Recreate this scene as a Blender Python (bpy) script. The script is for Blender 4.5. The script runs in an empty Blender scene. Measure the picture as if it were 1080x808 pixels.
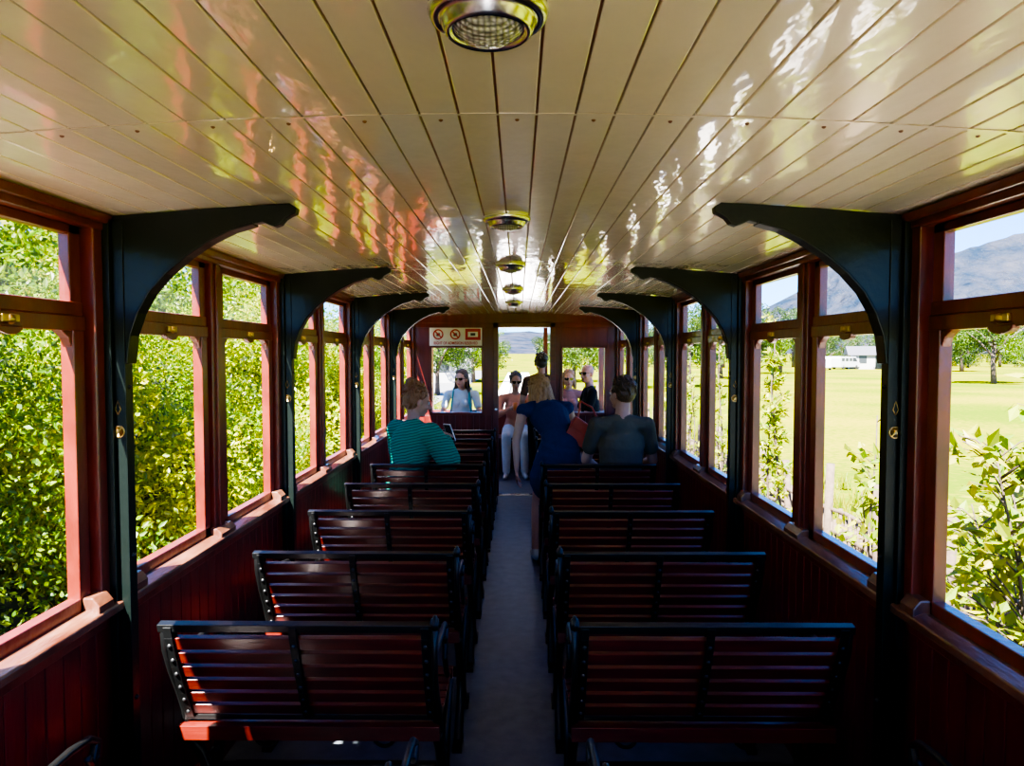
import bpy, bmesh, math, random
import numpy as np
from mathutils import Vector, Matrix, noise
random.seed(7); RNG=np.random.default_rng(7)
S=bpy.context.scene
COL=S.collection
R=math.radians

# ------------------------------------------------------------------ materials
def newmat(n):
    m=bpy.data.materials.new(n); m.use_nodes=True
    nt=m.node_tree; b=nt.nodes['Principled BSDF']; return m,nt,b
def mat(n,col,rough=.5,metal=0,coat=0,var=.0,scale=8,bump=0,bscale=30,stretch=(1,1,1),col2=None,coatr=.05,spec=.5):
    m,nt,b=newmat(n)
    b.inputs['Base Color'].default_value=(*col,1)
    b.inputs['Roughness'].default_value=rough
    b.inputs['Metallic'].default_value=metal
    b.inputs['Coat Weight'].default_value=coat
    b.inputs['Coat Roughness'].default_value=coatr
    b.inputs['Specular IOR Level'].default_value=spec
    tc=nt.nodes.new('ShaderNodeTexCoord'); mp=nt.nodes.new('ShaderNodeMapping')
    mp.inputs['Scale'].default_value=stretch
    nt.links.new(tc.outputs['Object'],mp.inputs['Vector'])
    if var or col2:
        nz=nt.nodes.new('ShaderNodeTexNoise'); nz.inputs['Scale'].default_value=scale; nz.inputs['Detail'].default_value=6
        nt.links.new(mp.outputs[0],nz.inputs['Vector'])
        cr=nt.nodes.new('ShaderNodeValToRGB')
        c2=col2 if col2 else tuple(min(1,c*(1+var)) for c in col)
        c1=col if col2 else tuple(c*(1-var) for c in col)
        cr.color_ramp.elements[0].position=.3; cr.color_ramp.elements[1].position=.7
        cr.color_ramp.elements[0].color=(*c1,1); cr.color_ramp.elements[1].color=(*c2,1)
        nt.links.new(nz.outputs['Fac'],cr.inputs[0]); nt.links.new(cr.outputs[0],b.inputs['Base Color'])
    if bump:
        n2=nt.nodes.new('ShaderNodeTexNoise'); n2.inputs['Scale'].default_value=bscale; n2.inputs['Detail'].default_value=3
        nt.links.new(mp.outputs[0],n2.inputs['Vector'])
        bp=nt.nodes.new('ShaderNodeBump'); bp.inputs['Strength'].default_value=bump; bp.inputs['Distance'].default_value=.02
        nt.links.new(n2.outputs['Fac'],bp.inputs['Height']); nt.links.new(bp.outputs[0],b.inputs['Normal'])
        if coat: nt.links.new(bp.outputs[0],b.inputs['Coat Normal'])
    return m
M={}
M['red']=mat('mahogany_wall',(.085,.006,.004),.4,coat=.25,col2=(.155,.013,.008),scale=5,stretch=(3,3,.6),bump=.08,bscale=20,coatr=.15)
M['redframe']=mat('mahogany_frame',(.10,.010,.006),.34,coat=.35,col2=(.20,.026,.014),scale=6,stretch=(2,2,1),bump=.08,bscale=25,coatr=.14)
M['sill']=mat('sill_wood',(.085,.020,.010),.35,coat=.6,col2=(.21,.085,.048),scale=7,stretch=(4,.8,1),bump=.1,coatr=.1)
M['slat']=mat('slat_wood',(.075,.0055,.004),.38,coat=.35,col2=(.14,.013,.008),scale=4,stretch=(1,8,8),bump=.05,bscale=15,coatr=.18)
M['iron']=mat('black_iron',(.003,.0035,.0035),.42,coat=.10,bump=.05,bscale=60,spec=.4)
M['green']=mat('dark_green_paint',(.0022,.006,.0045),.42,coat=.06,bump=.06,bscale=40,spec=.3)
M['cream']=mat('cream_ceiling_paint',(.91,.745,.575),.22,coat=1,col2=(.93,.785,.625),scale=3,bump=.13,bscale=5,stretch=(2.2,1,1),coatr=.04)
M['groove']=mat('ceiling_groove',(.20,.07,.035),.7,var=.3)
M['floor']=mat('floor_vinyl',(.07,.082,.10),.45,col2=(.11,.125,.145),scale=14,bump=.05,bscale=120)
M['dark']=mat('dark_floor',(.03,.025,.025),.6,var=.3,scale=20)
M['brass']=mat('brass',(.60,.38,.14),.35,metal=1,var=.1)
M['chrome']=mat('nickel',(.78,.78,.78),.24,metal=1,var=.1)
M['bolt']=mat('bolt_head',(.012,.013,.014),.4,metal=.0)
M['roof']=mat('roof_outer',(.25,.2,.15),.7,var=.2)
M['white']=mat('sign_white',(.80,.80,.77),.4,var=.03)
M['signred']=mat('sign_red',(.55,.015,.015),.4,var=.05)
M['signblk']=mat('sign_black',(.02,.02,.02),.4,var=.05)
def lampglass():
    m,nt,b=newmat('prismatic_glass')
    b.inputs['Roughness'].default_value=.12
    b.inputs['Coat Weight'].default_value=1
    tc=nt.nodes.new('ShaderNodeTexCoord')
    v=nt.nodes.new('ShaderNodeTexVoronoi'); v.inputs['Scale'].default_value=130; v.inputs['Randomness'].default_value=.1
    nt.links.new(tc.outputs['Object'],v.inputs['Vector'])
    bp=nt.nodes.new('ShaderNodeBump'); bp.inputs['Strength'].default_value=1; bp.inputs['Distance'].default_value=.01
    cr=nt.nodes.new('ShaderNodeValToRGB'); cr.color_ramp.elements[0].color=(.85,.83,.80,1); cr.color_ramp.elements[1].color=(.24,.22,.20,1)
    cr.color_ramp.elements[1].position=.7
    nt.links.new(v.outputs['Distance'],cr.inputs[0]); nt.links.new(cr.outputs[0],b.inputs['Base Color'])
    nt.links.new(v.outputs['Distance'],bp.inputs['Height']); nt.links.new(bp.outputs[0],b.inputs['Normal'])
    return m
M['lampglass']=lampglass()
def thinglass(haze=.07):
    m,nt,b=newmat('dusty_glass'); nt.nodes.remove(b)
    out=nt.nodes['Material Output']
    tr=nt.nodes.new('ShaderNodeBsdfTransparent'); tr.inputs[0].default_value=(.95,.97,.96,1)
    gl=nt.nodes.new('ShaderNodeBsdfGlossy'); gl.inputs['Roughness'].default_value=.03
    df=nt.nodes.new('ShaderNodeBsdfDiffuse'); df.inputs[0].default_value=(.75,.75,.7,1)
    tl=nt.nodes.new('ShaderNodeBsdfTranslucent'); tl.inputs[0].default_value=(.8,.8,.75,1)
    nz=nt.nodes.new('ShaderNodeTexNoise'); nz.inputs['Scale'].default_value=5; nz.inputs['Detail'].default_value=5
    tc=nt.nodes.new('ShaderNodeTexCoord'); nt.links.new(tc.outputs['Object'],nz.inputs['Vector'])
    mr=nt.nodes.new('ShaderNodeMapRange'); mr.inputs[1].default_value=.35; mr.inputs[2].default_value=.7; mr.inputs[3].default_value=.02; mr.inputs[4].default_value=haze
    nt.links.new(nz.outputs['Fac'],mr.inputs[0])
    a=nt.nodes.new('ShaderNodeMixShader'); a.inputs[0].default_value=.5; nt.links.new(df.outputs[0],a.inputs[1]); nt.links.new(tl.outputs[0],a.inputs[2])
    m1=nt.nodes.new('ShaderNodeMixShader'); nt.links.new(mr.outputs[0],m1.inputs[0]); nt.links.new(tr.outputs[0],m1.inputs[1]); nt.links.new(a.outputs[0],m1.inputs[2])
    m2=nt.nodes.new('ShaderNodeMixShader'); m2.inputs[0].default_value=.05; nt.links.new(m1.outputs[0],m2.inputs[1]); nt.links.new(gl.outputs[0],m2.inputs[2])
    nt.links.new(m2.outputs[0],out.inputs[0]); return m
M['glass']=thinglass(.06)
def leafmat(n,cols,trans=.45,lo=.4,hi=1.35):
    m,nt,b=newmat(n); nt.nodes.remove(b); out=nt.nodes['Material Output']
    g=nt.nodes.new('ShaderNodeNewGeometry'); cr=nt.nodes.new('ShaderNodeValToRGB')
    e=cr.color_ramp.elements
    e[0].color=(*cols[0],1); e[1].color=(*cols[-1],1)
    for i,c in enumerate(cols[1:-1]):
        x=e.new((i+1)/(len(cols)-1)); x.color=(*c,1)
    nt.links.new(g.outputs['Random Per Island'],cr.inputs[0])
    oi=nt.nodes.new('ShaderNodeObjectInfo'); mr=nt.nodes.new('ShaderNodeMapRange'); mr.inputs[3].default_value=lo; mr.inputs[4].default_value=hi
    nt.links.new(oi.outputs['Random'],mr.inputs[0])
    mu=nt.nodes.new('ShaderNodeVectorMath'); mu.operation='SCALE'; nt.links.new(cr.outputs[0],mu.inputs[0]); nt.links.new(mr.outputs[0],mu.inputs['Scale'])
    d=nt.nodes.new('ShaderNodeBsdfDiffuse'); t=nt.nodes.new('ShaderNodeBsdfTranslucent'); gl=nt.nodes.new('ShaderNodeBsdfGlossy')
    gl.inputs['Roughness'].default_value=.4; gl.inputs[0].default_value=(.9,.9,.9,1)
    nt.links.new(mu.outputs[0],d.inputs[0]); nt.links.new(mu.outputs[0],t.inputs[0])
    a=nt.nodes.new('ShaderNodeMixShader'); a.inputs[0].default_value=trans
    nt.links.new(d.outputs[0],a.inputs[1]); nt.links.new(t.outputs[0],a.inputs[2])
    c=nt.nodes.new('ShaderNodeMixShader'); c.inputs[0].default_value=.025
    nt.links.new(a.outputs[0],c.inputs[1]); nt.links.new(gl.outputs[0],c.inputs[2])
    nt.links.new(c.outputs[0],out.inputs[0]); return m
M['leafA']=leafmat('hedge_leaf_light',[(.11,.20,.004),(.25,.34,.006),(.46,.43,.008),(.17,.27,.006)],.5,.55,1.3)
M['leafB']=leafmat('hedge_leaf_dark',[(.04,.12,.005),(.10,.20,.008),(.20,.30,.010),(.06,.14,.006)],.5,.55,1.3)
M['leafC']=leafmat('sapling_leaf',[(.11,.22,.01),(.24,.31,.015),(.38,.33,.02),(.15,.25,.012)],lo=.9,hi=1.1)
M['leafT']=leafmat('tree_leaf',[(.018,.045,.005),(.04,.08,.009),(.065,.10,.012)],.3,lo=.6,hi=1.3)
M['bark']=mat('bark',(.08,.055,.04),.9,var=.4,scale=15,bump=.5)
M['pole']=mat('weathered_pole',(.11,.075,.05),.9,var=.3,scale=15,bump=.3)
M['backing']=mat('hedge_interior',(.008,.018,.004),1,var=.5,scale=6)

# ------------------------------------------------------------------ mesh builder
class MB:
    def __init__(s): s.v=[];s.f=[];s.m=[];s.s=[]
    def add(s,vs,fs,m=0,sm=False):
        o=len(s.v); s.v+= [tuple(p) for p in vs]
        for f in fs: s.f.append([i+o for i in f]); s.m.append(m); s.s.append(sm)
    def box(s,x0,x1,y0,y1,z0,z1,m=0):
        vs=[(x,y,z) for x in(x0,x1) for y in(y0,y1) for z in(z0,z1)]
        s.add(vs,[(0,1,3,2),(4,6,7,5),(0,4,5,1),(2,3,7,6),(0,2,6,4),(1,5,7,3)],m)
    def obox(s,c,a,b,d,m=0):
        c,a,b,d=map(Vector,(c,a,b,d))
        vs=[c+a*i+b*j+d*k for i in(-1,1) for j in(-1,1) for k in(-1,1)]
        s.add(vs,[(0,1,3,2),(4,6,7,5),(0,4,5,1),(2,3,7,6),(0,2,6,4),(1,5,7,3)],m)
    def prism(s,poly,y0,y1,m=0,mp=None):
        n=len(poly); mp=mp or (lambda p,y:(p[0],y,p[1]))
        vs=[mp(p,y0) for p in poly]+[mp(p,y1) for p in poly]
        fs=[tuple(range(n)),tuple(range(2*n-1,n-1,-1))]+[(i,(i+1)%n,n+(i+1)%n,n+i) for i in range(n)]
        s.add(vs,fs,m)
    def tube(s,pts,r,m=0,seg=8,closed=False):
        P=[Vector(p) for p in pts]; n=len(P); rs=r if hasattr(r,'__len__') else [r]*n
        vs=[];up=None
        for i,p in enumerate(P):
            if closed: t=(P[(i+1)%n]-P[i-1])
            else: t=P[min(i+1,n-1)]-P[max(i-1,0)]
            t.normalize()
            if up is None: up=t.orthogonal().normalized()
            up=(up-t*up.dot(t))
            if up.length<1e-5: up=t.orthogonal()
            up.normalize(); sd=t.cross(up)
            for k in range(seg):
                a=2*math.pi*k/seg; vs.append(p+(up*math.cos(a)+sd*math.sin(a))*rs[i])
        fs=[]
        for i in range(n if closed else n-1):
            j=(i+1)%n
            for k in range(seg):
                k2=(k+1)%seg; fs.append((i*seg+k,i*seg+k2,j*seg+k2,j*seg+k))
        if not closed: fs.append(tuple(range(seg-1,-1,-1))); fs.append(tuple((n-1)*seg+k for k in range(seg)))
        s.add(vs,fs,m,True)
    def lathe(s,prof,c=(0,0,0),m=0,seg=32,axis=None):
        ax=Vector(axis or (0,0,1)).normalized(); u=ax.orthogonal().normalized(); w=ax.cross(u); c=Vector(c)
        vs=[];ms=m if hasattr(m,'__len__') else None
        for r,h in prof:
            for k in range(seg):
                a=2*math.pi*k/seg; vs.append(c+ax*h+(u*math.cos(a)+w*math.sin(a))*max(r,1e-4))
        for i in range(len(prof)-1):
            fs=[(i*seg+k,i*seg+(k+1)%seg,(i+1)*seg+(k+1)%seg,(i+1)*seg+k) for k in range(seg)]
            if i==0: s.add(vs,fs,ms[i] if ms else m,True); base=len(s.v)-len(vs)
            else:
                for f in fs: s.f.append([x+base for x in f]); s.m.append(ms[i] if ms else m); s.s.append(True)
    def dome(s,c,ax,r,m=0,seg=8):
        s.lathe([(r,0),(r*.8,r*.45),(r*.4,r*.75),(0,r*.85)],c,m,seg,ax)
    def mesh(s,name,mats,recalc=True):
        me=bpy.data.meshes.new(name); me.from_pydata(s.v,[],s.f)
        for k in mats: me.materials.append(M[k] if isinstance(k,str) else k)
        me.polygons.foreach_set('material_index',s.m); me.polygons.foreach_set('use_smooth',s.s)
        me.update()
        if recalc:
            bm=bmesh.new(); bm.from_mesh(me); bmesh.ops.recalc_face_normals(bm,faces=bm.faces); bm.to_mesh(me); bm.free()
        return me
    def obj(s,name,mats,bevel=0,parent=None,loc=(0,0,0),recalc=True):
        o=bpy.data.objects.new(name,s.mesh(name,mats,recalc)); COL.objects.link(o); o.location=loc
        if bevel:
            b=o.modifiers.new('bevel','BEVEL'); b.width=bevel; b.segments=2; b.limit_method='ANGLE'; b.angle_limit=R(50)
        if parent: o.parent=parent
        return o
def inst(name,me,loc,rot=(0,0,0),sc=1,parent=None,bevel=0):
    o=bpy.data.objects.new(name,me); COL.objects.link(o); o.location=loc; o.rotation_euler=rot
    o.scale=(sc,sc,sc) if not hasattr(sc,'__len__') else sc
    if parent: o.parent=parent
    if bevel:
        b=o.modifiers.new('bevel','BEVEL'); b.width=bevel; b.segments=2; b.limit_method='ANGLE'; b.angle_limit=R(50)
    return o
def empty(name,loc=(0,0,0)):
    o=bpy.data.objects.new(name,None); COL.objects.link(o); o.location=loc; o.empty_display_size=.1; return o

# ------------------------------------------------------------------ tram dimensions
HW=1.175; YB=-2.45; YE=8.05; BAY=1.5
POSTS=[YB+BAY*i for i in range(8)]
def cz(x): return 2.10-.055*(abs(x)/HW)**2
f=MB(); f.box(-1.24,1.24,YB,9.98,-.10,-.004,1); f.box(-1.16,1.16,YB,9.9,-.006,0.0,0); f.obj('floor',['floor','dark'])
# ceiling
c=MB(); NP=32; w=2*1.18/NP; G=.0020
ys=[YB,1.34,4.9,YE]
for i in range(NP):
    x0=-1.18+i*w+G; x1=-1.18+(i+1)*w-G
    for k in range(3):
        a,b=ys[k]+.0015,ys[k+1]-.0015
        tl=random.uniform(-.0007,.0007)
        vs=[]
        for x in(x0,x1):
            for y in(a,b):
                for dz in(0,.016): vs.append((x,y,cz(x)+dz+(tl if x==x0 else -tl)))
        c.add(vs,[(0,1,3,2),(4,6,7,5),(0,4,5,1),(2,3,7,6),(0,2,6,4),(1,5,7,3)],0)
n=16
for zz,mi in((.007,1),(.06,2)):
    vs=[];fs=[]
    for i in range(n+1):
        x=-1.25+2.5*i/n
        for y in(YB-.2,10.15): vs.append((x,y,cz(x)+zz))
    for i in range(n): fs.append((2*i,2*i+1,2*i+3,2*i+2))
    c.add(vs,fs,mi)
for sy in(1.34,4.9):
    for i in range(24):
        xa=-1.16+i*2.32/24; xb=xa+2.32/24
        c.add([(xa,sy-.005,cz(xa)-.002),(xb,sy-.005,cz(xb)-.002),(xb,sy+.005,cz(xb)-.002),(xa,sy+.005,cz(xa)-.002)],[(0,1,2,3)],0)
    for i in range(NP):
        if i%2==0:
            x=-1.18+(i+.5)*w
            c.dome((x,sy+.035,cz(x)),(0,0,-1),.0045,1)
c.obj('ceiling',['cream','groove','roof'],bevel=.0018,recalc=False)
c=MB()
for i in range(NP):
    x0=-1.18+i*w+.0028; x1=-1.18+(i+1)*w-.0028
    c.box(x0,x1,YE+.06,9.98,cz(x0)-.03,cz(x0)-.015,0)
c.obj('ceiling_platform',['cream'])

# side walls
def wall(side,name):
    b=MB(); s=side
    def bx(a,c2,y0,y1,z0,z1,m): b.box(min(s*a,s*c2),max(s*a,s*c2),y0,y1,z0,z1,m)
    y=YB; bw=.0725
    while y<YE-.01:
        bx(1.175,1.19,y+.001,min(y+bw-.001,YE),.0,.90,0); y+=bw
    bx(1.188,1.24,YB,YE,-.1,.90,0)
    bx(1.16,1.19,YB,YE,.0,.10,0)
    bx(1.165,1.19,YB,YE,.845,.895,1)
    for p in POSTS:
        bx(1.155,1.235,p-.075,p+.075,.90,2.02,1)
    for p in POSTS[:-1]:
        bx(1.165,1.235,p+BAY/2-.045,p+BAY/2+.045,.90,2.02,1)
        bx(1.155,1.17,p+BAY/2-.02,p+BAY/2+.02,.93,2.0,1)
    bx(1.15,1.24,YB,YE,2.0,2.046,1)
    bx(1.135,1.16,YB,YE,2.02,2.046,1)
    return b.obj(name,['red','redframe'],bevel=.004)
wall(-1,'wall_left'); wall(1,'wall_right')
for s,nm in((-1,'trim_1'),(1,'trim_2')):
    b=MB()
    z=.905
    poly=[(s*1.125,z-.012),(s*1.125,z+.012),(s*1.16,z+.026),(s*1.26,z+.012),(s*1.26,z-.012)]
    b.prism(poly,YB,YE,0)
    for p in POSTS[1:]:
        for dd in(-.13,.06):
            b.prism([(s*1.13,z+.01),(s*1.13,z+.035),(s*1.15,z+.06),(s*1.18,z+.06),(s*1.18,z+.01)],p+dd,p+dd+.07,0)
    for p in POSTS[:-1]:
        b.prism([(s*1.13,z+.01),(s*1.13,z+.03),(s*1.15,z+.05),(s*1.18,z+.05),(s*1.18,z+.01)],p+BAY/2-.07,p+BAY/2+.07,0)
    b.obj(nm,['sill'],bevel=.004)
def sash(W):
    b=MB(); x0,x1=1.178,1.215
    st=.048
    b.box(x0,x1,0,st,.925,1.75,0); b.box(x0,x1,W-st,W,.925,1.75,0)
    b.box(x0,x1,0,W,.925,.965,0); b.box(x0-.004,x1,0,W,1.71,1.752,0)
    b.box(x0+.006,x1,0,st,1.75,2.0,0); b.box(x0+.006,x1,W-st,W,1.75,2.0,0)
    b.box(x0+.002,x1,0,W,1.752,1.79,0); b.box(x0+.006,x1,0,W,1.975,2.0,0)
    xg=x0+.02; b.add([(xg,st-.01,1.78),(xg,W-st+.01,1.78),(xg,W-st+.01,1.985),(xg,st-.01,1.985)],[(0,1,2,3)],1)
    for yy,sg in((st,1),(W-st,-1)):
        pl=[(yy,1.712),(yy+sg*.05,1.712),(yy+sg*.03,1.702),(yy+sg*.012,1.69),(yy,1.665)]
        b.prism(pl,x0+.005,x1-.005,0,mp=lambda p,y:(y,p[0],p[1]))
    pl=[(W/2+.045*math.cos(a),1.715-.022*math.sin(a)) for a in np.linspace(0,math.pi,9)]
    b.prism(pl,x0-.012,x0+.01,0,mp=lambda p,y:(y,p[0],p[1]))
    b.box(x0-.014,x0-.002,W/2-.03,W/2+.03,1.722,1.742,2)
    b.dome((x0-.012,W/2,1.73),(-1,0,0),.013,2,12)
    return b
sashes={1:sash(.60).mesh('window_sash',['redframe','glass','brass'])}
mm=MB(); 
src=sash(.60); mm.v=[(-x,y,z) for x,y,z in src.v]; mm.f=src.f; mm.m=src.m; mm.s=src.s
sashes[-1]=mm.mesh('window_sash_mirrored',['redframe','glass','brass'])
k=1
for s in(-1,1):
    for p in POSTS[:-1]:
        for y0 in(p+.078,p+BAY/2+.048):
            inst('window_%d'%k,sashes[s],(0,y0+.012,0),bevel=.003); k+=1
# green post strips & brackets
def bracket(s,p):
    e=empty('roof_bracket',(0,p,0))
    b=MB(); t=.016
    xs=np.linspace(1.135,.62,9)
    top=[(x,cz(x)-.004) for x in xs]
    low=[(.600,2.068),(.603,2.052),(.62,2.045),(.635,2.036),(.648,2.020),(.665,2.014),(.683,2.02),(.70,2.028),(.727,2.022),(.79,2.004),(.852,1.974),(.92,1.930),(.98,1.880),(1.03,1.825),(1.065,1.765),(1.088,1.70),(1.098,1.62)]
    poly=[(s*x,z) for x,z in top+low+[(1.135,1.60)]]
    b.prism(poly,-t,t,0)
    fl=low[8:]
    for i in range(len(fl)-1):
        (xa,za),(xb,zb)=fl[i],fl[i+1]
        c=((xa+xb)/2*s,0,(za+zb)/2); d=Vector(((xb-xa)*s,0,zb-za)); L=d.length/2; d.normalize(); nn=Vector((d.z,0,-d.x))
        b.obox(c,d*(L+.002),Vector((0,1,0))*.026,nn*.004,0)
    b.obj('bracket_plate',['green'],bevel=.003,parent=e)
    q=MB()
    def bx(a,c2,y0,y1,z0,z1,m): q.box(min(s*a,s*c2),max(s*a,s*c2),y0,y1,z0,z1,m)
    bx(1.104,1.155,-.020,.020,0.0,2.03,0)
    bx(1.135,1.157,-.036,.036,.0,2.035,0)
    for z in(.3,.62,1.05,1.55,1.9): q.dome((s*1.104,0,z),(-s,0,0),.008,1)
    q.obj('iron_post',['green','bolt'],bevel=.002,parent=e)
    q=MB()
    q.lathe([(.0,.0),(.019,.0),(.019,.002),(.014,.003),(.014,.002),(0,.002)],(s*1.128,-.0195,1.42),0,18,(0,-1,0))
    q.obox((s*1.128,-.0222,1.42),(.010,0,.012),(0,.0008,0),(.0015,0,-.0012),0)
    q.tube([(s*1.128,-.0205,1.47),(s*1.120,-.0205,1.485),(s*1.128,-.0205,1.51),(s*1.136,-.0205,1.485),(s*1.128,-.0205,1.47)],.0016,0,5)
    q.obj('gold_emblem',['brass'],parent=e)
for s in(-1,1):
    for p in POSTS[1:-1]: bracket(s,p)

# end wall ---------------------------------------------------------
b=MB(); y0,y1=YE,YE+.05
def ew(xa,xb,za,zb,m=0,d=0): b.box(xa,xb,y0-d,y1,za,zb,m)
openings=[(-.98,-.36,.93,1.72),(.52,1.05,.93,1.72)]
def tg(xa,xb,za,zb):
    x=xa
    while x<xb-.002:
        ew(x+.001,min(x+.07,xb)-.001,za,zb,0); x+=.07
ew(-1.18,1.18,1.99,2.1,0); ew(-1.18,-.25,1.94,1.99,0); ew(.46,1.18,1.94,1.99,0)
tg(-1.18,-.25,0,.93); tg(.46,1.18,0,.93)
ew(-1.18,-.98,.93,1.94); ew(-.36,-.25,.93,1.94); ew(-.98,-.36,1.72,1.94)
ew(.46,.52,.93,1.94); ew(1.05,1.18,.93,1.94); ew(.52,1.05,1.72,1.94)
b.obj('wall_end',['red','redframe'],bevel=.003)
k0=29
for (xa,xb,za,zb) in openings:
    b=MB(); t=.035
    b.box(xa,xb,y0-.02,y1+.01,za,za+t,0); b.box(xa,xb,y0-.02,y1+.01,zb-.015,zb,0)
    b.box(xa,xa+.025,y0-.02,y1+.01,za,zb,0); b.box(xb-.025,xb,y0-.02,y1+.01,za,zb,0)
    b.obj('window_%d'%k0,['redframe'],bevel=.004); k0+=1
b=MB(); xa,xb=-.19,.40
b.box(xa-.06,xa,y0-.03,y1+.02,0,1.99,0); b.box(xb,xb+.06,y0-.03,y1+.02,0,1.99,0); b.box(xa-.06,xb+.06,y0-.03,y1+.02,1.94,1.99,0)
b.box(xa,xb,y0-.02,y1+.01,0,.012,1)
b.dome((xa-.03,y0-.03,1.0),(0,-1,0),.02,1,12)
b.obj('door_1',['slat','chrome'],bevel=.004)
b=MB(); b.box(-1.18,-.4,YB-.05,YB,0,.93,0); b.box(.4,1.18,YB-.05,YB,0,.93,0); b.box(-1.18,1.18,YB-.05,YB,1.9,2.1,0)
for x in(-1.18,-.45,.4,1.1): b.box(x,x+.06,YB-.05,YB,.93,1.9,0)
b.obj('wall_rear',['red'],bevel=.003)
# sign ---------------------------------------------------------------
e=empty('admission_sign',(-.68,YE-.012,1.83))
b=MB(); b.box(-.30,.30,-.004,.010,-.10,.105,0); b.box(.11,.285,-.006,-.004,-.035,.095,1)
for cx in(-.2,-.005):
    ring=[(cx+.052*math.cos(a),-.006,.03+.052*math.sin(a)) for a in np.linspace(0,2*math.pi,24,endpoint=False)]
    b.tube(ring,.008,1,6,True); b.obox((cx,-.006,.03),(.036,0,-.036),(.005,0,.005),(0,.002,0),1)
    b.box(cx-.02,cx+.02,-.0065,-.0055,.01,.045,2)
b.box(.14,.255,-.008,-.006,.0,.06,0); b.box(.17,.225,-.010,-.008,.015,.045,2)
b.obj('sign_board',['white','signred','signblk'],parent=e)
cu=bpy.data.curves.new('sign_text','FONT'); cu.body='RIGHT OF ADMISSION RESERVED'; cu.size=.046; cu.extrude=.001; cu.offset=.0008; cu.align_x='CENTER'; cu.materials.append(M['signred'])
o=bpy.data.objects.new('sign_text',cu); COL.objects.link(o); o.parent=e; o.location=(0,-.0075,-.085); o.rotation_euler=(R(90),0,0); o.scale=(.74,1,1)

# platform -------------------------------------------------------------
b=MB()
for s in(-1,1):
    b.box(min(s*1.19,s*1.24),max(s*1.19,s*1.24),YE+.05,9.98,-.1,.80,0)
    b.box(min(s*1.17,s*1.25),max(s*1.17,s*1.25),YE+.05,10.0,.80,.84,1)
    for y in(8.95,9.9): b.box(min(s*1.17,s*1.24),max(s*1.17,s*1.24),y,y+.07,.84,2.06,1)
b.box(-1.24,1.24,9.92,9.98,-.1,.80,0); b.box(-1.24,1.24,9.90,10.0,.80,.84,1)
for x in(-.36,.42): b.box(x-.03,x+.03,9.91,9.97,.84,2.06,1)
b.box(-1.24,1.24,9.90,9.98,2.0,2.08,1)
b.obj('platform_railing',['red','redframe'],bevel=.004)
b=MB()
for i in range(6): b.box(-1.14,1.14,9.42+i*.075,9.485+i*.075,.475,.50,0)
for x in(-1.1,-.35,.35,1.1):
    b.box(x-.02,x+.02,9.46,9.5,0,.475,1); b.box(x-.02,x+.02,9.8,9.84,0,.475,1); b.box(x-.02,x+.02,9.46,9.84,.44,.475,1)
b.obj('platform_bench',['slat','iron'],bevel=.004)
b=MB()
for i in range(5): b.box(.76+i*.075,.825+i*.075,8.42,9.30,.475,.50,0)
for y in(8.5,9.2):
    b.box(.78,.82,y-.02,y+.02,0,.475,1); b.box(1.08,1.12,y-.02,y+.02,0,.475,1); b.box(.78,1.12,y-.02,y+.02,.44,.475,1)
b.obj('platform_bench',['slat','iron'],bevel=.004)

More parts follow.
